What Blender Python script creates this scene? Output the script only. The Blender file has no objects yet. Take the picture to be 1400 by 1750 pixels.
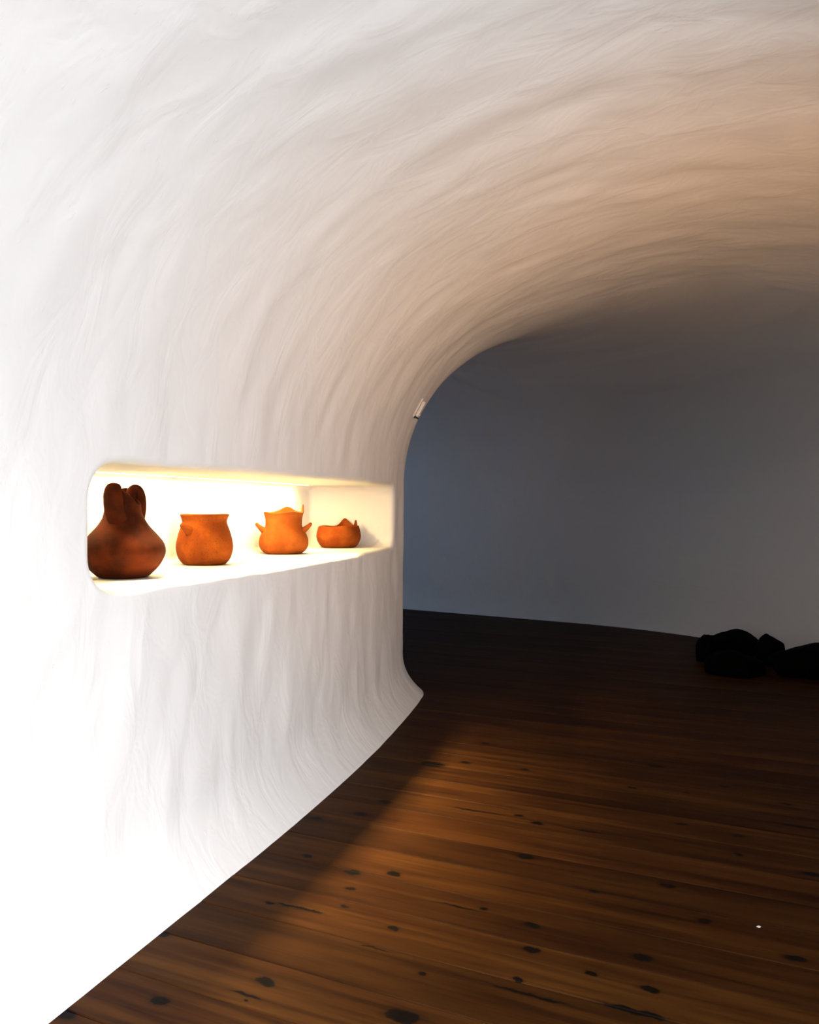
import bpy, bmesh, math, random
import numpy as np
from mathutils import Vector, Matrix

C = bpy.context.scene.collection
R = math.radians
random.seed(7)
CAM_H = 1.5

# ------------------------------------------------------------------ camera
cam = bpy.data.cameras.new('camera')
cam.sensor_fit = 'VERTICAL'; cam.sensor_height = 36; cam.sensor_width = 28.8
cam.lens = 36 * 1400 / 1750
cam.shift_y = -10 / 1750
cam.clip_start = 0.02
camo = bpy.data.objects.new('camera', cam); C.objects.link(camo)
camo.location = (0, 0, CAM_H); camo.rotation_euler = (R(90), 0, 0)
bpy.context.scene.camera = camo

# ------------------------------------------------------------------ exposure, world
sc = bpy.context.scene
sc.view_settings.view_transform = 'Standard'
sc.view_settings.look = 'None'
sc.view_settings.gamma = 1
sc.view_settings.use_curve_mapping = False
sc.view_settings.exposure = 0.0
w = bpy.data.worlds.new('world'); sc.world = w; w.use_nodes = True
bg = w.node_tree.nodes['Background']
bg.inputs[0].default_value = (0.80, 0.90, 1.0, 1); bg.inputs[1].default_value = 0.04

# ------------------------------------------------------------------ lights
def area(name, loc, aim, sx, sy, power, color, spread=180):
    l = bpy.data.lights.new(name, 'AREA'); l.shape = 'RECTANGLE'
    l.size, l.size_y = sx, sy; l.energy = power; l.color = color; l.spread = R(spread)
    o = bpy.data.objects.new(name, l); C.objects.link(o)
    o.location = loc
    o.rotation_euler = (Vector(aim) - Vector(loc)).to_track_quat('-Z', 'Y').to_euler()
    return o
# daylight through the glazed opening on the right, beside the camera
area('window_daylight', (3.5, -0.9, 0.95), (-0.6, 0.44, 1.2), 3.6, 2.0, 500, (0.97, 0.98, 1.0))
# daylight from the mouth of the passage behind the camera
area('passage_daylight', (-0.9, -3.0, 1.1), (0.2, 1.0, 1.3), 3.4, 1.8, 16, (0.97, 0.98, 1.0))
# added warm fill without a fixture, out of frame right, washing the vault
area('vault_warm_fill', (3.0, 2.3, 1.25), (0.45, 5.3, 2.8), 1.0, 0.3, 17, (1.0, 0.46, 0.12), 88)
# added fill high behind the camera, brightening near boards and foot of the wall
area('near_floor_fill', (-0.2, -0.6, 2.5), (-0.55, 1.9, 0.0), 1.0, 0.8, 26, (0.98, 0.98, 1.0), 64)
# cool daylight from the far end of the branch that turns left
area('branch_daylight', (-4.3, 11.6, 1.5), (-0.5, 9.3, 1.4), 2.6, 2.2, 26, (0.22, 0.55, 1.0))

# ------------------------------------------------------------------ node helpers
def mat(name):
    m = bpy.data.materials.new(name); m.use_nodes = True
    nt = m.node_tree; b = nt.nodes['Principled BSDF']
    return m, nt, b
def nd(nt, t, **k):
    n = nt.nodes.new(t)
    for a, v in k.items():
        if a.startswith('i_'): n.inputs[int(a[2:])].default_value = v
        else: setattr(n, a, v)
    return n
def ramp(nt, stops):
    n = nt.nodes.new('ShaderNodeValToRGB'); e = n.color_ramp.elements
    while len(e) < len(stops): e.new(0.5)
    for q, (p, c) in zip(e, stops):
        q.position = p; q.color = (*c, 1) if len(c) == 3 else c
    return n

def plaster_mat(name, col):
    m, nt, b = mat(name); L = nt.links.new
    uv = nd(nt, 'ShaderNodeUVMap')
    mp = nd(nt, 'ShaderNodeMapping'); mp.inputs['Scale'].default_value = (6.5, 3.4, 1); L(uv.outputs[0], mp.inputs[0])
    n1 = nd(nt, 'ShaderNodeTexNoise'); n1.inputs['Scale'].default_value = 1; n1.inputs['Detail'].default_value = 3
    n1.inputs['Distortion'].default_value = .8
    L(mp.outputs[0], n1.inputs['Vector'])
    mp2 = nd(nt, 'ShaderNodeMapping'); mp2.inputs['Scale'].default_value = (34, 14, 1); L(uv.outputs[0], mp2.inputs[0])
    n2 = nd(nt, 'ShaderNodeTexNoise'); n2.inputs['Scale'].default_value = 1; n2.inputs['Detail'].default_value = 5
    n2.inputs['Roughness'].default_value = .7; L(mp2.outputs[0], n2.inputs['Vector'])
    rp = ramp(nt, [(0.62, (0, 0, 0)), (0.78, (1, 1, 1))]); L(n2.outputs[0], rp.inputs[0])
    b1 = nd(nt, 'ShaderNodeBump'); b1.inputs['Strength'].default_value = .5; b1.inputs['Distance'].default_value = .02
    L(n1.outputs[0], b1.inputs['Height'])
    b2 = nd(nt, 'ShaderNodeBump'); b2.inputs['Strength'].default_value = .3; b2.inputs['Distance'].default_value = .006
    L(rp.outputs[0], b2.inputs['Height']); L(b1.outputs[0], b2.inputs['Normal'])
    L(b2.outputs[0], b.inputs['Normal'])
    n3 = nd(nt, 'ShaderNodeTexNoise'); n3.inputs['Scale'].default_value = 1.3; n3.inputs['Detail'].default_value = 3
    L(uv.outputs[0], n3.inputs['Vector'])
    r3 = ramp(nt, [(0.3, tuple(c * .96 for c in col)), (0.7, col)]); L(n3.outputs[0], r3.inputs[0])
    L(r3.outputs[0], b.inputs['Base Color'])
    b.inputs['Roughness'].default_value = .55
    b.inputs['Specular IOR Level'].default_value = .25
    return m
M_PLASTER = plaster_mat('white_plaster', (0.70, 0.69, 0.685))

def simple_mat(name, col, rough=.5, metal=0.0, bump=0, scale=60):
    m, nt, b = mat(name)
    b.inputs['Roughness'].default_value = rough; b.inputs['Metallic'].default_value = metal
    n = nd(nt, 'ShaderNodeTexNoise'); n.inputs['Scale'].default_value = scale; n.inputs['Detail'].default_value = 4
    tc = nd(nt, 'ShaderNodeTexCoord'); nt.links.new(tc.outputs['Object'], n.inputs['Vector'])
    r = ramp(nt, [(.3, tuple(c * .8 for c in col)), (.7, col)])
    nt.links.new(n.outputs[0], r.inputs[0]); nt.links.new(r.outputs[0], b.inputs['Base Color'])
    if bump:
        bp = nd(nt, 'ShaderNodeBump'); bp.inputs['Strength'].default_value = bump; bp.inputs['Distance'].default_value = .01
        nt.links.new(n.outputs[0], bp.inputs['Height']); nt.links.new(bp.outputs[0], b.inputs['Normal'])
    return m

# ------------------------------------------------------------------ object helpers
def tag(o, label=None, cat=None, group=None, kind=None):
    if label: o['label'] = label
    if cat: o['category'] = cat
    if group: o['group'] = group
    if kind: o['kind'] = kind
    return o
def link(name, me, m=None, parent=None):
    o = bpy.data.objects.new(name, me); C.objects.link(o)
    if m: me.materials.append(m)
    if parent: o.parent = parent
    return o
def from_bm(name, bm, m, parent=None, smooth=True):
    bmesh.ops.recalc_face_normals(bm, faces=bm.faces)
    me = bpy.data.meshes.new(name); bm.to_mesh(me); bm.free()
    if smooth: me.polygons.foreach_set('use_smooth', [True] * len(me.polygons))
    return link(name, me, m, parent)
def empty(name, loc, rz=0.0):
    o = bpy.data.objects.new(name, None); C.objects.link(o)
    o.empty_display_size = .1; o.location = loc; o.rotation_euler = (0, 0, rz)
    return o

# ------------------------------------------------------------------ the vault: a profile swept along a bend to the left
TW = 4.33                                    # width of the passage
half = [(0, 0), (0, .4), (0, .8), (0, 1.2), (0, 1.45), (0, 1.6), (.002, 1.68), (.008, 1.745), (.017, 1.83), (.031, 1.915), (.05, 2.0),
        (.077, 2.08), (.109, 2.16), (.147, 2.24), (.19, 2.315), (.238, 2.388), (.29, 2.458), (.35, 2.525), (.415, 2.59),
        (.487, 2.652), (.568, 2.712), (.663, 2.773), (.783, 2.837), (.953, 2.912), (1.216, 3.0), (1.55, 3.085), (1.86, 3.13), (2.165, 3.145)]
prof = np.array(half + [(TW - a, z) for a, z in half[-2::-1]])
plen = np.r_[0, np.cumsum(np.hypot(*np.diff(prof, axis=0).T))]
NV = int(plen[-1] / .035)
vv = np.linspace(0, plen[-1], NV + 1)
pw = np.interp(vv, plen, prof[:, 0]); pz = np.interp(vv, plen, prof[:, 1])
for _ in range(3):                           # soften the polyline
    pw[1:-1] = (pw[:-2] + 2 * pw[1:-1] + pw[2:]) / 4; pz[1:-1] = (pz[:-2] + 2 * pz[1:-1] + pz[2:]) / 4

DS = .03
def make_path():
    p = np.array([-2.06 - .344 * 3.2 + .02, -3.2]); th = 19.0; out = []; ph = 0
    for _ in range(int(17.0 / DS)):
        out.append((p[0], p[1], th))
        if ph == 0:
            th = 19 - 9 * min(max((p[1] - 3.5) / 3.0, 0), 1)
            if p[1] > 6.45: ph = 1
        elif ph == 1:
            th -= math.degrees(DS / .5)
            if th <= -57: th = -57; ph = 2
        p = p + DS * np.array([math.sin(R(th)), math.cos(R(th))])
    return np.array(out)
path = make_path()
NS = len(path)
sarr = np.arange(NS) * DS
PX, PY, PTH = path[:, 0], path[:, 1], np.radians(path[:, 2])

NZ0, NZ1, ND = 1.195, 1.652, .65             # niche sill, head, depth
NS0 = sarr[np.argmin(abs(PY[:300] - 2.79))]
NS1 = sarr[np.argmin(abs(PY[:340] - 6.17))]

# smooth value noise for the hand-trowelled relief
def vnoise(x, y, seed):
    rs = np.random.RandomState(seed); G = rs.rand(256, 256)
    xi = np.floor(x).astype(int); yi = np.floor(y).astype(int); fx = x - xi; fy = y - yi
    fx = fx * fx * (3 - 2 * fx); fy = fy * fy * (3 - 2 * fy)
    g = lambda a, b: G[a % 256, b % 256]
    return (g(xi, yi) * (1 - fx) * (1 - fy) + g(xi + 1, yi) * fx * (1 - fy) + g(xi, yi + 1) * (1 - fx) * fy + g(xi + 1, yi + 1) * fx * fy) - .5
def relief(s, v):
    s = s + .18 * vnoise(s * 1.7, v * 1.1, 9)
    return .017 * vnoise(s * 5.5, v * 2.1, 1) + .009 * vnoise(s * 11 + 3, v * 5, 2) + .02 * vnoise(s * 1.6, v * 1.3, 3)

def surf(s, v, depth=0.0):
    """point of the inner face at path length s and hoop length v, moved out of the room by depth"""
    s = np.asarray(s, float); v = np.asarray(v, float)
    x = np.interp(s, sarr, PX); y = np.interp(s, sarr, PY); th = np.interp(s, sarr, PTH)
    a = np.interp(v, vv, pw); z = np.interp(v, vv, pz)
    fl = .165 * np.clip(1 - z / .32, 0, 1) ** 2.2             # the foot of the plaster kicks out over the floor
    left = v < vv[-1] / 2
    a = np.where(left, a + fl, a - fl * .3)
    r = relief(s, v) * np.clip((z - .02) / .15, 0.15, 1)
    near = np.clip(np.maximum(np.maximum(NS0 - s, s - NS1), np.maximum(NZ0 - z, z - NZ1)) / .12, 0, 1)
    r = r * np.where(left, .2 + .8 * near, 1)                  # edges of the niche run truer than the wall
    # inward normal of the profile
    da = np.interp(v + .03, vv, pw) - np.interp(v - .03, vv, pw); dz = np.interp(v + .03, vv, pz) - np.interp(v - .03, vv, pz)
    ln = np.hypot(da, dz) + 1e-9
    na, nz = dz / ln, -da / ln
    a = a + na * r - depth
    z = z + nz * r * np.clip(z / .1, 0, 1)
    return np.stack([x + a * np.cos(th), y - a * np.sin(th), z], -1)

S, V = np.meshgrid(sarr, vv, indexing='ij')
GRID = surf(S, V)
idx = np.arange(NS * (NV + 1)).reshape(NS, NV + 1)
verts = GRID.reshape(-1, 3); uvs = np.stack([S, V], -1).reshape(-1, 2)

# --- niche
i0, i1 = int(round((NS0 - .14) / DS)), int(round((NS1 + .09) / DS))
zc_rows = np.where(vv < 2.0)[0]
j0 = int(np.argmin(abs(pz[zc_rows] - (NZ0 - .14)))); j1 = int(np.argmin(abs(pz[zc_rows] - (NZ1 + .14))))
def z2v(z): return np.interp(z, pz[:len(zc_rows)], vv[:len(zc_rows)])
jA, jB, jC = None, None, None
vA = int(np.argmin(abs(pz[:NV // 2] - 2.42)))            # wall / ceiling seam
vB = NV - vA
quads, owner = [], []
op0, op1 = np.argmin(abs(PY[:500] + 1.5)), np.argmin(abs(PY[:500] - 2.2))   # glazed opening on the right
op_lo = NV - int(np.argmin(abs(pz[:NV // 2] - 2.3)))
for i in range(NS - 1):
    for j in range(NV):
        if i0 <= i < i1 and j0 <= j < j1: continue
        if op0 <= i < op1 and j >= op_lo: continue
        quads.append((idx[i, j], idx[i, j + 1], idx[i + 1, j + 1], idx[i + 1, j]))
        owner.append(0 if j < vA else (1 if j < vB else 2))
# ring of grid vertices round the hole
ring = [idx[i, j0] for i in range(i0, i1)] + [idx[i1, j] for j in range(j0, j1)] + \
       [idx[i, j1] for i in range(i1, i0, -1)] + [idx[i0, j] for j in range(j1, j0, -1)]
ring = np.array(ring)
rs_, rz_ = uvs[ring, 0], np.interp(uvs[ring, 1], vv, pz)
sm, zm = (NS0 + NS1) / 2, (NZ0 + NZ1) / 2
def rrect(px, pz_, inset):
    """project onto the rounded niche outline, moved inwards by inset"""
    r = np.where(px < sm, .135, .085)
    x0 = NS0 + np.where(px < sm, .135, .085); x1 = NS1 - .085
    cx = np.clip(px, x0, x1); cz = np.clip(pz_, NZ0 + r, NZ1 - r)
    dx, dz = px - cx, pz_ - cz; l = np.hypot(dx, dz) + 1e-9
    return cx + dx / l * (r - inset), cz + dz / l * (r - inset)
EF, EB = .035, .045
steps = [('lerp', .35), ('lerp', .7)] + [('ring', -EF * (1 - math.sin(a)), EF * (1 - math.cos(a))) for a in np.linspace(0, math.pi / 2, 7)]
steps += [('ring', 0, d) for d in np.linspace(EF, ND - EB, 8)[1:]]
steps += [('ring', EB * (1 - math.cos(a)), ND - EB + EB * math.sin(a)) for a in np.linspace(0, math.pi / 2, 6)[1:]]
steps += [('cap', .5), ('cap', 1.0)]
prev = ring; V_all = [verts]; U_all = [uvs]; base = len(verts)
lx, lz = rrect(rs_, rz_, -EF)
ex, ez = rrect(rs_, rz_, EB)
for st in steps:
    if st[0] == 'lerp': x, z, d = rs_ + (lx - rs_) * st[1], rz_ + (lz - rz_) * st[1], 0.0
    elif st[0] == 'ring': (x, z), d = rrect(rs_, rz_, st[1]), st[2]
    else:
        cx = np.clip(ex, NS0 + .14, NS1 - .09)
        x, z, d = ex + (cx - ex) * st[1], ez + (zm - ez) * st[1], ND
    P = surf(x, z2v(z), d)
    if d > 0:                                # inside the niche the faces run true
        t = min(d / EF, 1)
        P0 = surf(x, z2v(z), d)
        a = np.interp(x, sarr, PTH)
        rel = relief(x, z2v(z)) * t * .85
        P = P0 - np.stack([np.cos(a) * rel, -np.sin(a) * rel, 0 * a], -1)
        P[:, 2] = P[:, 2] * (1 - t) + z * t
    n = len(ring); cur = np.arange(base, base + n); base += n
    V_all.append(P); U_all.append(np.stack([x + d * .7, z2v(z) + d * .7], -1))
    for k in range(n):
        k2 = (k + 1) % n
        quads.append((prev[k], cur[k], cur[k2], prev[k2])); owner.append(0)
    prev = cur
verts = np.concatenate(V_all); uvs = np.concatenate(U_all)
quads = np.array(quads); owner = np.array(owner)
# vertex normals over the whole shell so the pieces meet without a seam
A, B, Cc, D = (verts[quads[:, k]] for k in range(4))
fn = np.cross(Cc - A, D - B)
vn = np.zeros_like(verts)
for k in range(4): np.add.at(vn, quads[:, k], fn)
vn /= np.linalg.norm(vn, axis=1, keepdims=True) + 1e-12
cen = verts[quads].mean(1)
# faces must look into the room (grid part): check one ceiling face
kc = np.where(owner == 1)[0][100]
if fn[kc][2] > 0: quads = quads[:, ::-1]; vn = -vn
def shell(name, k):
    q = quads[owner == k]; u, inv = np.unique(q, return_inverse=True); q = inv.reshape(q.shape)
    me = bpy.data.meshes.new(name); me.from_pydata(verts[u].tolist(), [], q.tolist())
    lay = me.uv_layers.new(name='UVMap')
    li = np.zeros(len(me.loops), int); me.loops.foreach_get('vertex_index', li)
    lay.data.foreach_set('uv', uvs[u][li].astype(np.float32).ravel())
    me.polygons.foreach_set('use_smooth', [True] * len(me.polygons))
    me.normals_split_custom_set_from_vertices(vn[u].tolist())
    o = link(name, me, M_PLASTER); tag(o, kind='structure'); return o
wl = shell('wall_left', 0); ce = shell('ceiling', 1); wb = shell('wall_back', 2)
tag(wl, 'white hand-plastered curved wall holding the lit niche')
tag(ce, 'white plastered vault ceiling running into shade')
tag(wb, 'grey-blue shaded plaster wall closing the bend of the passage')

# ------------------------------------------------------------------ floor
FA = R(-25.0)                                 # the boards run across the passage
BX, BY = np.array([math.cos(FA), math.sin(FA)]), np.array([-math.sin(FA), math.cos(FA)])
def floor_px(x, y):
    d = 1400 * CAM_H / (y - 865.0); return np.array([(x - 700) / 1400 * d, d])
knots = []                                    # (pixel x, y, size, length factor) read off the photograph
for x, y, r in [(899, 1464, .026), (910, 1581, .022), (909, 1623, .022), (1099, 1636, .025), (1112, 1691, .02), (1359, 1638, .024),
                (1205, 1574, .018), (1262, 1428, .022), (1141, 1514, .02), (1239, 1344, .02), (1121, 1309, .028), (1387, 1494, .025),
                (1343, 1374, .02), (673, 1493, .022), (603, 1491, .026), (673, 1587, .015), (689, 1737, .036), (827, 1553, .014),
                (740, 1306, .05), (918, 1407, .02), (887, 1394, .016), (1080, 1346, .018), (1173, 1355, .014), (1163, 1408, .016),
                (1262, 1460, .014), (1012, 1664, .014), (1016, 1523, .013), (721, 1665, .012), (885, 1674, .013), (272, 1711, .022),
                (454, 1678, .026), (110, 1732, .03), (589, 1549, .013), (600, 1518, .014), (542, 1398, .02), (525, 1463, .016),
                (460, 1543, .012), (420, 1711, .007), (277, 1597, .02), (660, 1370, .024), (617, 1391, .024), (830, 1271, .022), (897, 1315, .018), (796, 1303, .022)]:
    p = floor_px(x, y); knots.append((float(BX @ p), float(BY @ p), r, 1.7))
for x, y, r, k in [(1085, 1729, .016, 7), (780, 1549, .006, 16), (512, 1552, .010, 12), (905, 1700, .008, 18), (420, 1700, .008, 8), (1370, 1413, .012, 9), (800, 1384, .010, 7), (1000, 1420, .008, 14), (640, 1620, .005, 12), (840, 1390, .008, 8)]:
    p = floor_px(x, y); knots.append((float(BX @ p), float(BY @ p), r, k))

def wood_mat():
    m, nt, b = mat('dark_stained_boards'); L = nt.links.new
    uv = nd(nt, 'ShaderNodeUVMap'); oi = nd(nt, 'ShaderNodeObjectInfo')
    off = nd(nt, 'ShaderNodeCombineXYZ'); mu = nd(nt, 'ShaderNodeMath', operation='MULTIPLY', i_1=37.0); L(oi.outputs['Random'], mu.inputs[0]); L(mu.outputs[0], off.inputs[2])
    ad = nd(nt, 'ShaderNodeVectorMath', operation='ADD'); L(uv.outputs[0], ad.inputs[0]); L(off.outputs[0], ad.inputs[1])
    mp = nd(nt, 'ShaderNodeMapping'); mp.inputs['Scale'].default_value = (1.1, 26, 1); L(ad.outputs[0], mp.inputs[0])
    g = nd(nt, 'ShaderNodeTexNoise'); g.inputs['Scale'].default_value = 1; g.inputs['Detail'].default_value = 6; g.inputs['Roughness'].default_value = .6; g.inputs['Distortion'].default_value = .6
    L(mp.outputs[0], g.inputs['Vector'])
    mp2 = nd(nt, 'ShaderNodeMapping'); mp2.inputs['Scale'].default_value = (.8, 5, 1); L(ad.outputs[0], mp2.inputs[0])
    g2 = nd(nt, 'ShaderNodeTexNoise'); g2.inputs['Scale'].default_value = 1.4; g2.inputs['Detail'].default_value = 3; L(mp2.outputs[0], g2.inputs['Vector'])
    r1 = ramp(nt, [(.25, (.014, .0044, .0008)), (.55, (.044, .0165, .0030)), (.85, (.066, .028, .0058))]); L(g.outputs[0], r1.inputs[0])
    r2 = ramp(nt, [(.35, (.6, .5, .45)), (.65, (1.15, 1.15, 1.15))]); L(g2.outputs[0], r2.inputs[0])
    mx = nd(nt, 'ShaderNodeMix', data_type='RGBA', blend_type='MULTIPLY'); mx.inputs[0].default_value = 1
    L(r1.outputs[0], mx.inputs[6]); L(r2.outputs[0], mx.inputs[7])
    mt = nd(nt, 'ShaderNodeMix', data_type='RGBA', blend_type='MULTIPLY'); mt.inputs[0].default_value = 1
    L(mx.outputs[2], mt.inputs[6]); L(oi.outputs['Color'], mt.inputs[7])
    # knots
    wob = nd(nt, 'ShaderNodeTexNoise'); wob.inputs['Scale'].default_value = 28; wob.inputs['Detail'].default_value = 2; L(uv.outputs[0], wob.inputs['Vector'])
    ws = nd(nt, 'ShaderNodeVectorMath', operation='SCALE'); ws.inputs['Scale'].default_value = .03; L(wob.outputs[1], ws.inputs[0])
    pv = nd(nt, 'ShaderNodeVectorMath', operation='ADD'); L(uv.outputs[0], pv.inputs[0]); L(ws.outputs[0], pv.inputs[1])
    last = None
    for (kx, ky, r, k) in knots:
        s1 = nd(nt, 'ShaderNodeVectorMath', operation='SUBTRACT'); s1.inputs[1].default_value = (kx + .015, ky + .015, 0); L(pv.outputs[0], s1.inputs[0])
        s2 = nd(nt, 'ShaderNodeVectorMath', operation='MULTIPLY'); s2.inputs[1].default_value = (1 / (r * k * .88), 1 / (r * .88), 0); L(s1.outputs[0], s2.inputs[0])
        ln = nd(nt, 'ShaderNodeVectorMath', operation='LENGTH'); L(s2.outputs[0], ln.inputs[0])
        if last is None: last = ln.outputs['Value']
        else:
            mn = nd(nt, 'ShaderNodeMath', operation='MINIMUM'); L(last, mn.inputs[0]); L(ln.outputs['Value'], mn.inputs[1]); last = mn.outputs[0]
    kr = ramp(nt, [(.30, (1, 1, 1)), (.38, (.85, .85, .85)), (.43, (.3, .3, .3)), (.7, (0, 0, 0))])
    hf = nd(nt, 'ShaderNodeMath', operation='MULTIPLY', i_1=.42); L(last, hf.inputs[0]); L(hf.outputs[0], kr.inputs[0])
    mk = nd(nt, 'ShaderNodeMix', data_type='RGBA'); L(kr.outputs[0], mk.inputs[0]); L(mt.outputs[2], mk.inputs[6]); mk.inputs[7].default_value = (.003, .0016, .001, 1)
    L(mk.outputs[2], b.inputs['Base Color'])
    bp = nd(nt, 'ShaderNodeBump'); bp.inputs['Strength'].default_value = .25; bp.inputs['Distance'].default_value = .004; L(g.outputs[0], bp.inputs['Height']); L(bp.outputs[0], b.inputs['Normal'])
    b.inputs['Roughness'].default_value = .55; b.inputs['Specular IOR Level'].default_value = .05
    return m
M_WOOD = wood_mat()
M_GAP = simple_mat('dark_joint', (.006, .004, .003), .9)

# footprint of the passage in board coordinates
left_line = surf(sarr, np.zeros(NS), .12)[:, :2]; right_line = surf(sarr, np.full(NS, vv[-1]), -.3)[:, :2]
foot = np.concatenate([left_line[::12], right_line[::-12]])
fx, fy = foot @ BX, foot @ BY
bm = bmesh.new()
bm.faces.new([bm.verts.new((x, y, -.03)) for x, y in zip(fx, fy)])
bmesh.ops.triangulate(bm, faces=bm.faces)
floor = from_bm('floor', bm, M_GAP, smooth=False)
floor.rotation_euler = (0, 0, FA)
tag(floor, 'dark stained wide board floor with black knots', kind='structure')
BW = .235
tints = {9: 1.25, 10: .88, 11: 1.12, 12: .85, 13: 1.0, 14: .72, 15: 1.05, 16: .85, 17: 1.0, 18: .65, 19: .95, 20: .75, 8: 1.2, 7: 1.3}
k0, k1 = int(math.floor(fy.min() / BW)), int(math.ceil(fy.max() / BW))
for k in range(k0, k1 + 1):
    qa = 2.25 + (k - 10) * BW; qb = qa + BW
    # x range of the footprint inside this strip
    xs = []
    for n in range(len(fx)):
        x1, y1, x2, y2 = fx[n - 1], fy[n - 1], fx[n], fy[n]
        for yy in np.linspace(qa, qb, 4):
            if (y1 - yy) * (y2 - yy) < 0: xs.append(x1 + (x2 - x1) * (yy - y1) / (y2 - y1))
        if qa <= y1 <= qb: xs.append(x1)
    if len(xs) < 2: continue
    xa, xb = min(xs) - .05, max(xs) + .05
    g, c, zt, zb_ = .0015, .003, random.uniform(-.0008, .0008), -.028
    mx_, my_ = (xa + xb) / 2, (qa + qb) / 2
    sec = [(qa + g, zb_), (qb - g, zb_), (qb - g, zt - c), (qb - g - c, zt), (qa + g + c, zt), (qa + g, zt - c)]
    bm = bmesh.new(); ends = []
    for x in (xa, xb): ends.append([bm.verts.new((x - mx_, y - my_, z)) for y, z in sec])
    for n in range(6):
        bm.faces.new([ends[0][n], ends[0][(n + 1) % 6], ends[1][(n + 1) % 6], ends[1][n]])
    bm.faces.new(ends[0]); bm.faces.new(ends[1])
    uvl = bm.loops.layers.uv.new('UVMap')
    for f in bm.faces:
        for lo in f.loops: lo[uvl].uv = (lo.vert.co.x + mx_, lo.vert.co.y + my_)
    p = from_bm('plank', bm, M_WOOD, floor, smooth=False)
    p.location = (mx_, my_, 0)
    t = tints.get(k, random.uniform(.7, 1.1)); p.color = (t, t * random.uniform(.94, 1.0), t * random.uniform(.9, 1.0), 1)

# ------------------------------------------------------------------ pottery
def clay_mat(name, col, dark, spec, soot):
    m, nt, b = mat(name); L = nt.links.new
    tc = nd(nt, 'ShaderNodeTexCoord')
    n1 = nd(nt, 'ShaderNodeTexNoise'); n1.inputs['Scale'].default_value = 9; n1.inputs['Detail'].default_value = 3; L(tc.outputs['Object'], n1.inputs['Vector'])
    r1 = ramp(nt, [(.5 - soot, dark), (.72 - soot * .4, col)]); L(n1.outputs[0], r1.inputs[0])
    n2 = nd(nt, 'ShaderNodeTexNoise'); n2.inputs['Scale'].default_value = 170; n2.inputs['Detail'].default_value = 3; L(tc.outputs['Object'], n2.inputs['Vector'])
    r2 = ramp(nt, [(.30, (1 - spec, 1 - spec, 1 - spec)), (.42, (1, 1, 1))]); L(n2.outputs[0], r2.inputs[0])
    mx = nd(nt, 'ShaderNodeMix', data_type='RGBA', blend_type='MULTIPLY'); mx.inputs[0].default_value = 1
    L(r1.outputs[0], mx.inputs[6]); L(r2.outputs[0], mx.inputs[7]); L(mx.outputs[2], b.inputs['Base Color'])
    bp = nd(nt, 'ShaderNodeBump'); bp.inputs['Strength'].default_value = .4; bp.inputs['Distance'].default_value = .003; L(n2.outputs[0], bp.inputs['Height']); L(bp.outputs[0], b.inputs['Normal'])
    b.inputs['Roughness'].default_value = .85; b.inputs['Specular IOR Level'].default_value = .06
    return m
M_CLAY1 = clay_mat('sooty_brown_clay', (.058, .0090, .001), (.022, .0035, .0006), .3, .08)
M_CLAY2 = clay_mat('speckled_orange_clay', (.21, .048, .005), (.13, .026, .0035), .55, .05)
M_CLAY3 = clay_mat('pale_orange_clay', (.27, .072, .012), (.20, .046, .007), .25, .05)
M_CLAY4 = clay_mat('warm_orange_clay', (.26, .062, .009), (.17, .034, .005), .3, .05)

def spline(pts, n):
    """Catmull-Rom through 2-D or 3-D points"""
    P = [np.array(p, float) for p in pts]; P = [2 * P[0] - P[1]] + P + [2 * P[-1] - P[-2]]; out = []
    for i in range(1, len(P) - 2):
        for t in np.linspace(0, 1, n, endpoint=False):
            a, b, c, d = P[i - 1], P[i], P[i + 1], P[i + 2]
            out.append(.5 * ((2 * b) + (c - a) * t + (2 * a - 5 * b + 4 * c - d) * t * t + (3 * b - a - 3 * c + d) * t ** 3))
    out.append(P[-2]); return out
def pot_body(profile, wall, rim, start, wob=.012, seed=1, squash=None):
    """hand-made pot: outer profile [(r,h)], wall thickness, rim(phi) = extra height of the (broken) edge, start = height where it begins"""
    rs = random.Random(seed); ph1, ph2 = rs.uniform(0, 6), rs.uniform(0, 6)
    outer = spline(profile, 6); h1 = profile[-1][1]
    inner = [np.array((max(r - wall, .004), h)) for r, h in outer if h > wall][::-1]
    lip = [np.array((outer[-1][0] - wall * .15, h1 + wall * .28)), np.array((outer[-1][0] - wall * .5, h1 + wall * .4)), np.array((outer[-1][0] - wall * .85, h1 + wall * .28))]
    prof = outer + lip + inner; N = 96; bm = bmesh.new(); rings = []
    for r, h in prof:
        row = []
        for a in range(N):
            f = 2 * math.pi * a / N
            e = rim(f) * min(max((h - start) / (h1 - start), 0), 1.0)
            rr = r * (1 + wob * (math.sin(2 * f + ph1) * .6 + math.sin(3 * f + ph2) * .4) * min(1, h / .05))
            x, y = rr * math.cos(f), rr * math.sin(f)
            if squash: x, y = squash(x, y, h)
            row.append(bm.verts.new((x, y, h + e)))
        rings.append(row)
    for p, q in zip(rings, rings[1:]):
        for a in range(N): bm.faces.new((p[a], p[(a + 1) % N], q[(a + 1) % N], q[a]))
    bm.faces.new(rings[0]); bm.faces.new(rings[-1])
    return bm
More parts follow.
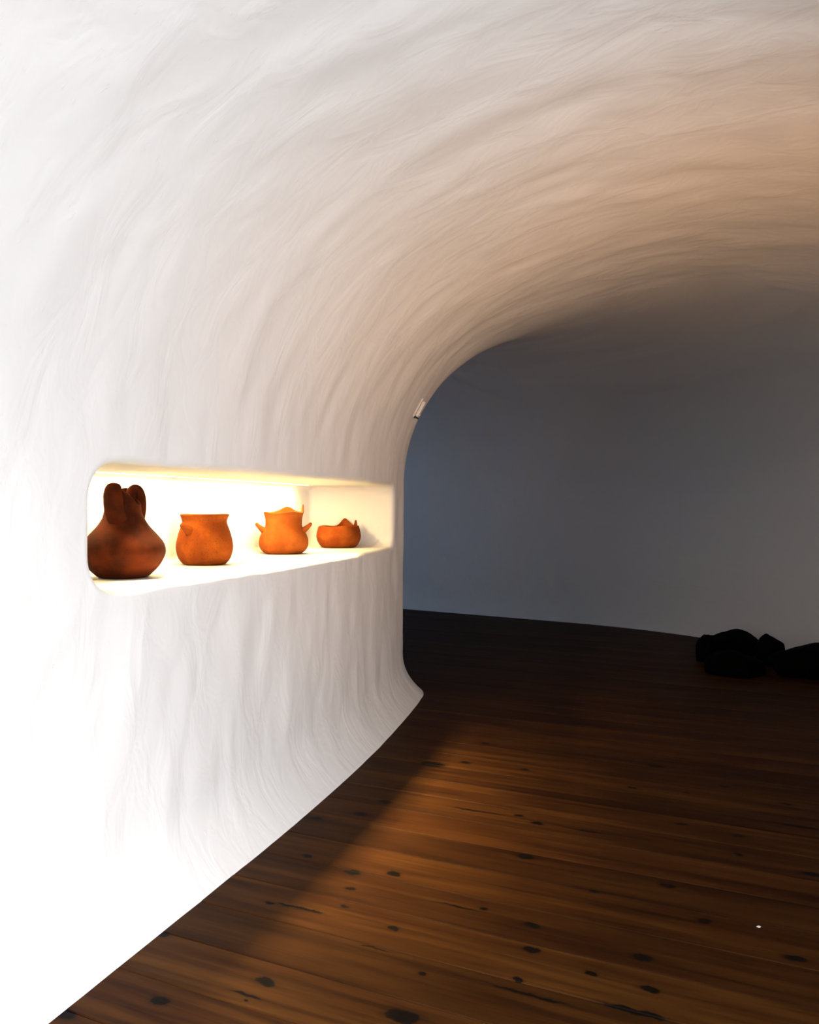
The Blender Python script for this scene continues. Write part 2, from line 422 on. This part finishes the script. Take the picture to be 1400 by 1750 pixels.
def sweep(pts, rad, flat=1.0, side=None, n=14, per=6):
    """round or flattened bar along a spline; rad is one radius per control point"""
    P = spline(pts, per); Rr = np.interp(np.linspace(0, len(rad) - 1, len(P)), range(len(rad)), rad)
    bm = bmesh.new(); rows = []
    for i, p in enumerate(P):
        t = P[min(i + 1, len(P) - 1)] - P[max(i - 1, 0)]; t /= np.linalg.norm(t)
        s = np.array(side if side is not None else (0, 0, 1.0)); s = s - t * (s @ t); s /= np.linalg.norm(s); u = np.cross(t, s)
        rows.append([bm.verts.new(p + Rr[i] * (math.cos(a) * s + flat * math.sin(a) * u)) for a in np.linspace(0, 2 * math.pi, n, endpoint=False)])
    for p, q in zip(rows, rows[1:]):
        for a in range(n): bm.faces.new((p[a], p[(a + 1) % n], q[(a + 1) % n], q[a]))
    for row, p, sg in ((rows[0], P[0], -1), (rows[-1], P[-1], 1)):      # rounded ends
        i = 0 if sg < 0 else -1
        t = (P[1] - P[0]) if sg < 0 else (P[-1] - P[-2]); t /= np.linalg.norm(t)
        c = bm.verts.new(p + sg * t * Rr[i] * .55)
        mid = [bm.verts.new(np.array(v.co) * .55 + np.array(p) * .45 + sg * t * Rr[i] * .42) for v in row]
        for a in range(n):
            bm.faces.new((row[a], row[(a + 1) % n], mid[(a + 1) % n], mid[a])); bm.faces.new((mid[a], mid[(a + 1) % n], c))
    return bm
def sill_px(x, y):                            # where a pixel's ray meets the niche sill
    d = 1400 * (CAM_H - NZ0) / (y - 865.0); return ((x - 700) / 1400 * d, d)
def pot_at(name, px, y_front, r_base, label, grp=None):
    x, y = sill_px(px, y_front)
    l = math.hypot(x, y); x, y = x * (l + r_base) / l, y * (l + r_base) / l
    e = empty(name, (x, y, NZ0), math.atan2(y, x) - math.pi / 2)      # local -Y looks at the viewer
    tag(e, label, 'pottery', 'clay pots in the niche'); return e, l + r_base
def bump(f, c, w, h):
    d = abs((f - c + math.pi) % (2 * math.pi) - math.pi); return h * math.exp(-(d / w) ** 2)

# jug: squat belly, tall neck, slanting broken mouth between two strap handles
jug, dist = pot_at('clay_jug', 211, 990, .088, 'large dark brown clay jug with two looped handles and tall neck')
k = dist / 3.25
prof1 = [(.070, 0), (.092, .006), (.126, .040), (.147, .078), (.1515, .104), (.143, .132), (.119, .163), (.089, .198), (.069, .236), (.064, .262), (.062, .285)]
prof1 = [(a * k, b * k) for a, b in prof1]
rim1 = lambda f: k * (.046 - .060 * max(math.cos(f + .2), 0) ** 1.2 + .003 * math.sin(5 * f + 1))
from_bm('body', pot_body(prof1, .009 * k, rim1, .225 * k, seed=3), M_CLAY1, jug)
hp = [(-.010, -.052, .190), (-.030, -.082, .245), (-.036, -.080, .305), (-.034, -.062, .338), (-.032, -.036, .338), (-.030, -.022, .315)]
hp = [(a * k, b * k, c * k) for a, b, c in hp]
from_bm('handle', sweep(hp, [.033 * k, .0345 * k, .034 * k, .027 * k, .020 * k, .015 * k], .5, (1, 0, 0), 18), M_CLAY1, jug)
hp = [(.056, .036, .215), (.062, .046, .26), (.060, .054, .305), (.047, .054, .329), (.030, .050, .320), (.024, .044, .275)]
hp = [(a * k, b * k, c * k) for a, b, c in hp]
from_bm('handle', sweep(hp, [.022 * k, .022 * k, .022 * k, .022 * k, .022 * k, .020 * k], .95, (0, 1, 0), 16), M_CLAY1, jug)

# round jar with one lug
jar, dist = pot_at('clay_jar', 350, 967, .10, 'speckled orange round clay jar with flat rim and one small front lug')
k = dist / 3.98
prof2 = [(.085, 0), (.103, .008), (.122, .035), (.1315, .075), (.130, .105), (.120, .148), (.107, .185), (.1035, .203), (.108, .220), (.114, .234)]
from_bm('body', pot_body([(a * k, b * k) for a, b in prof2], .009 * k, lambda f: 0.0012 * math.sin(3 * f), .2 * k, .006, 5), M_CLAY2, jar)
hp = [(-.062, -.083, .158), (-.080, -.098, .172), (-.100, -.108, .190)]
from_bm('lug', sweep([(a * k, b * k, c * k) for a, b, c in hp], [.028 * k, .020 * k, .014 * k], .8, None, 14), M_CLAY2, jar)

# two-lugged pot with a broken rim
pot, dist = pot_at('clay_pot', 485, 948, .113, 'pale orange clay pot with two side lugs and a broken rim')
k = dist / 4.9
prof3 = [(.095, 0), (.115, .008), (.136, .03), (.144, .062), (.140, .095), (.128, .125), (.112, .152), (.107, .172), (.108, .205), (.113, .230), (.118, .246)]
rim3 = lambda f: k * (bump(f, R(78), .42, .036) + bump(f, R(8), .15, .044) - .004 + .003 * math.sin(4 * f))
from_bm('body', pot_body([(a * k, b * k) for a, b in prof3], .009 * k, rim3, .222 * k, .008, 8), M_CLAY3, pot)
for sg in (-1, 1):
    hp = [(sg * .104, -.02, .128), (sg * .128, -.025, .148), (sg * .146, -.028, .164), (sg * .158, -.030, .177)]
    from_bm('lug', sweep([(a * k, b * k, c * k) for a, b, c in hp], [.030 * k, .021 * k, .015 * k, .0125 * k], .8, (0, 1, 0), 14), M_CLAY3, pot)

# low bowl with a broken back edge
bowl, dist = pot_at('clay_bowl', 579, 937, .116, 'low orange clay bowl with jagged broken back edge')
k = dist / 5.64
prof4 = [(.100, 0), (.120, .008), (.140, .035), (.1515, .07), (.150, .098), (.144, .128), (.139, .146)]
rim4 = lambda f: k * (bump(f, R(72), .26, .046) + bump(f, R(52), .3, .010) + bump(f, R(28), .10, .046) + .003 * math.sin(5 * f + 2) - .002)
from_bm('body', pot_body([(a * k, b * k) for a, b in prof4], .010 * k, rim4, .10 * k, .008, 12), M_CLAY4, bowl)

# ------------------------------------------------------------------ warm strip light under the niche head
m, nt, b = mat('lit_diffuser'); b.inputs['Base Color'].default_value = (.9, .8, .6, 1)
b.inputs['Emission Color'].default_value = (1, .70, .36, 1); b.inputs['Emission Strength'].default_value = 6
M_DIFF = m
M_WHITE = simple_mat('white_plastic', (.80, .76, .72), .4)
M_BLACK = simple_mat('black_plastic', (.012, .011, .011), .5)
def niche_pt(s, d, z):
    th = float(np.interp(s, sarr, PTH)); return Vector((float(np.interp(s, sarr, PX)) - d * math.cos(th), float(np.interp(s, sarr, PY)) + d * math.sin(th), z)), th
strip = empty('strip_light', niche_pt(NS0 + 1.2, ND - .12, NZ1)[0])
tag(strip, 'warm strip light tucked under the niche head near its back', 'light')
def bar_along(name, sa, sb, d, wd, z0, z1, m, parent):
    bm = bmesh.new(); rows = []
    for s in np.linspace(sa, sb, 16):
        rows.append([bm.verts.new(niche_pt(s, dd, zz)[0] - parent.location) for dd, zz in ((d - wd / 2, z0), (d + wd / 2, z0), (d + wd / 2, z1), (d - wd / 2, z1))])
    for p, q in zip(rows, rows[1:]):
        for a in range(4): bm.faces.new((p[a], p[(a + 1) % 4], q[(a + 1) % 4], q[a]))
    bm.faces.new(rows[0]); bm.faces.new(rows[-1])
    return from_bm(name, bm, m, parent, smooth=False)
SA, SB, SD = NS0 + .30, NS1 - .45, ND - .12
bar_along('housing', SA, SB, SD, .036, NZ1 - .003, NZ1 + .006, M_WHITE, strip)
bar_along('diffuser', SA + .01, SB - .01, SD, .026, NZ1 - .005, NZ1 - .002, M_DIFF, strip)
WARM = (1.0, .72, .31)
def strip_lamp(sa, sb, d, power, tilt, spread, wide=.02):
    pA, th = niche_pt(sa, d, NZ1 - .008); pB, _ = niche_pt(sb, d, NZ1 - .008)
    l = bpy.data.lights.new('niche_lamp', 'AREA'); l.shape = 'RECTANGLE'; l.size = (pB - pA).length; l.size_y = wide
    l.energy = power; l.color = WARM; l.spread = R(spread)
    o = bpy.data.objects.new('niche_lamp', l); C.objects.link(o); o.location = (pA + pB) / 2
    o.rotation_euler = Matrix.Rotation(math.atan2((pB - pA).y, (pB - pA).x), 4, 'Z').to_euler()
    o.rotation_euler = (Matrix.Rotation(math.atan2((pB - pA).y, (pB - pA).x), 4, 'Z') @ Matrix.Rotation(R(tilt), 4, 'X')).to_euler()
step = (SB - SA) / 3
for n in range(3): strip_lamp(SA + n * step, SA + (n + 1) * step, SD, (13, 13, 19)[n], 0, 180)       # washes the back of the niche
for n in range(2): strip_lamp(NS0 + .30 + n * 1.1, NS0 + 1.40 + n * 1.1, .22, 30, -21, 58, .08)   # front row, turned out over the sill

# ------------------------------------------------------------------ small white box on the springing of the vault
best = None
sub = GRID[250:345, 40:90].reshape(-1, 3)
uu = 700 + 1400 * sub[:, 0] / sub[:, 1]; vvp = 865 - 1400 * (sub[:, 2] - CAM_H) / sub[:, 1]
n_ = int(np.argmin((uu - 715) ** 2 + (vvp - 696) ** 2)); ii, jj = 250 + n_ // 50, 40 + n_ % 50
P0 = Vector(GRID[ii, jj])
hoop = (Vector(GRID[ii, jj + 4]) - Vector(GRID[ii, jj - 4])).normalized()
along = (Vector(GRID[ii + 4, jj]) - Vector(GRID[ii - 4, jj])).normalized()
nrm = along.cross(hoop).normalized()
if nrm.x < 0: nrm = -nrm
along = hoop.cross(nrm)
box = bpy.data.objects.new('wall_sensor', None); C.objects.link(box)
box.matrix_world = Matrix.Translation(P0) @ Matrix((along, hoop, nrm)).transposed().to_4x4()
tag(box, 'small white box mounted on the vault beside the dark opening', 'sensor')
def rbox(name, lo, hi, m, parent, bev):
    bm = bmesh.new(); bmesh.ops.create_cube(bm, size=1)
    for v in bm.verts:
        v.co = Vector([lo[i] + (v.co[i] + .5) * (hi[i] - lo[i]) for i in range(3)])
    bmesh.ops.bevel(bm, geom=bm.edges[:], offset=bev, segments=2, affect='EDGES', profile=.5)
    return from_bm(name, bm, m, parent, smooth=False)
rbox('mounting_plate', (-.03, -.078, -.012), (.03, .078, .008), M_WHITE, box, .002)
rbox('housing', (-.024, -.064, .010), (.024, .064, .034), M_WHITE, box, .005)
rbox('lower_clip', (-.02, -.078, .009), (.02, -.066, .040), M_BLACK, box, .002)
rbox('lens', (-.006, -.05, .034), (.006, -.038, .042), M_WHITE, box, .002)

# ------------------------------------------------------------------ dark rocks at the foot of the far wall
M_ROCK = simple_mat('black_lava', (.0016, .0015, .0015), .95, 0, .6, 25)
M_ROCK.node_tree.nodes['Principled BSDF'].inputs['Specular IOR Level'].default_value = .05
def rock(px, top_y, d, wpx, depth, label, seed):
    h = CAM_H - (top_y - 865) * d / 1400; w_ = wpx * d / 1400
    bm = bmesh.new(); bmesh.ops.create_icosphere(bm, subdivisions=4, radius=1)
    rs = random.Random(seed); dirs = [(Vector((rs.gauss(0, 1), rs.gauss(0, 1), rs.gauss(0, 1))).normalized(), rs.uniform(.72, .95)) for _ in range(16)]
    ph = [rs.uniform(0, 6) for _ in range(6)]
    for v in bm.verts:
        n = v.co.normalized(); r = 1.0
        for dr, c in dirs:                     # flat broken faces
            q = n.dot(dr)
            if q > .05: r = min(r, c / q)
        r *= 1 + .03 * math.sin(7 * n.x + ph[0]) * math.sin(6 * n.y + ph[1]) + .015 * math.sin(19 * n.x + ph[2]) * math.sin(17 * n.z + ph[3]) * math.sin(15 * n.y + ph[4])
        v.co = n * r
    zs = [v.co.z for v in bm.verts]; xs = [v.co.x for v in bm.verts]; ys = [v.co.y for v in bm.verts]
    for v in bm.verts:
        z = (v.co.z - min(zs)) / (max(zs) - min(zs)); z = max(0, (z - .28) / .72) ** .75
        v.co = Vector((((v.co.x - min(xs)) / (max(xs) - min(xs)) - .5) * w_, ((v.co.y - min(ys)) / (max(ys) - min(ys)) - .5) * depth, z * h))
    o = from_bm('lava_rock', bm, M_ROCK); o.location = ((px - 700) / 1400 * d, d, 0); o.rotation_euler = (0, 0, math.atan2(-o.location.x, o.location.y))
    tag(o, label, 'rock', 'dark rocks at the foot of the far wall'); return o
rock(1250, 1075, 8.3, 88, .4, 'tallest peaked black rock at the foot of the far wall', 4)
rock(1208, 1083, 7.95, 36, .22, 'small black rock left of the tallest peaked rock', 9)
rock(1315, 1083, 7.75, 50, .3, 'rounded black rock right of the tallest peaked rock', 14)
rock(1394, 1099, 7.2, 150, .5, 'long low black rock at the right edge of the photo', 21)
rock(1256, 1112, 7.3, 100, .36, 'low flat black rock in front of the peaked rock', 33)

# ------------------------------------------------------------------ a white crumb on the boards
p = floor_px(1297, 1585)
bm = bmesh.new(); bmesh.ops.create_icosphere(bm, subdivisions=2, radius=1)
for v in bm.verts:
    v.co = Vector((v.co.x * .007 * (1 + .3 * math.sin(5 * v.co.y)), v.co.y * .005 * (1 + .3 * math.cos(4 * v.co.x)), max(v.co.z, -.5) * .003 + .0015))
cr = from_bm('plaster_crumb', bm, M_WHITE, smooth=False); cr.location = (p[0], p[1], 0.001)
tag(cr, 'tiny white plaster crumb lying on the dark boards', 'debris')
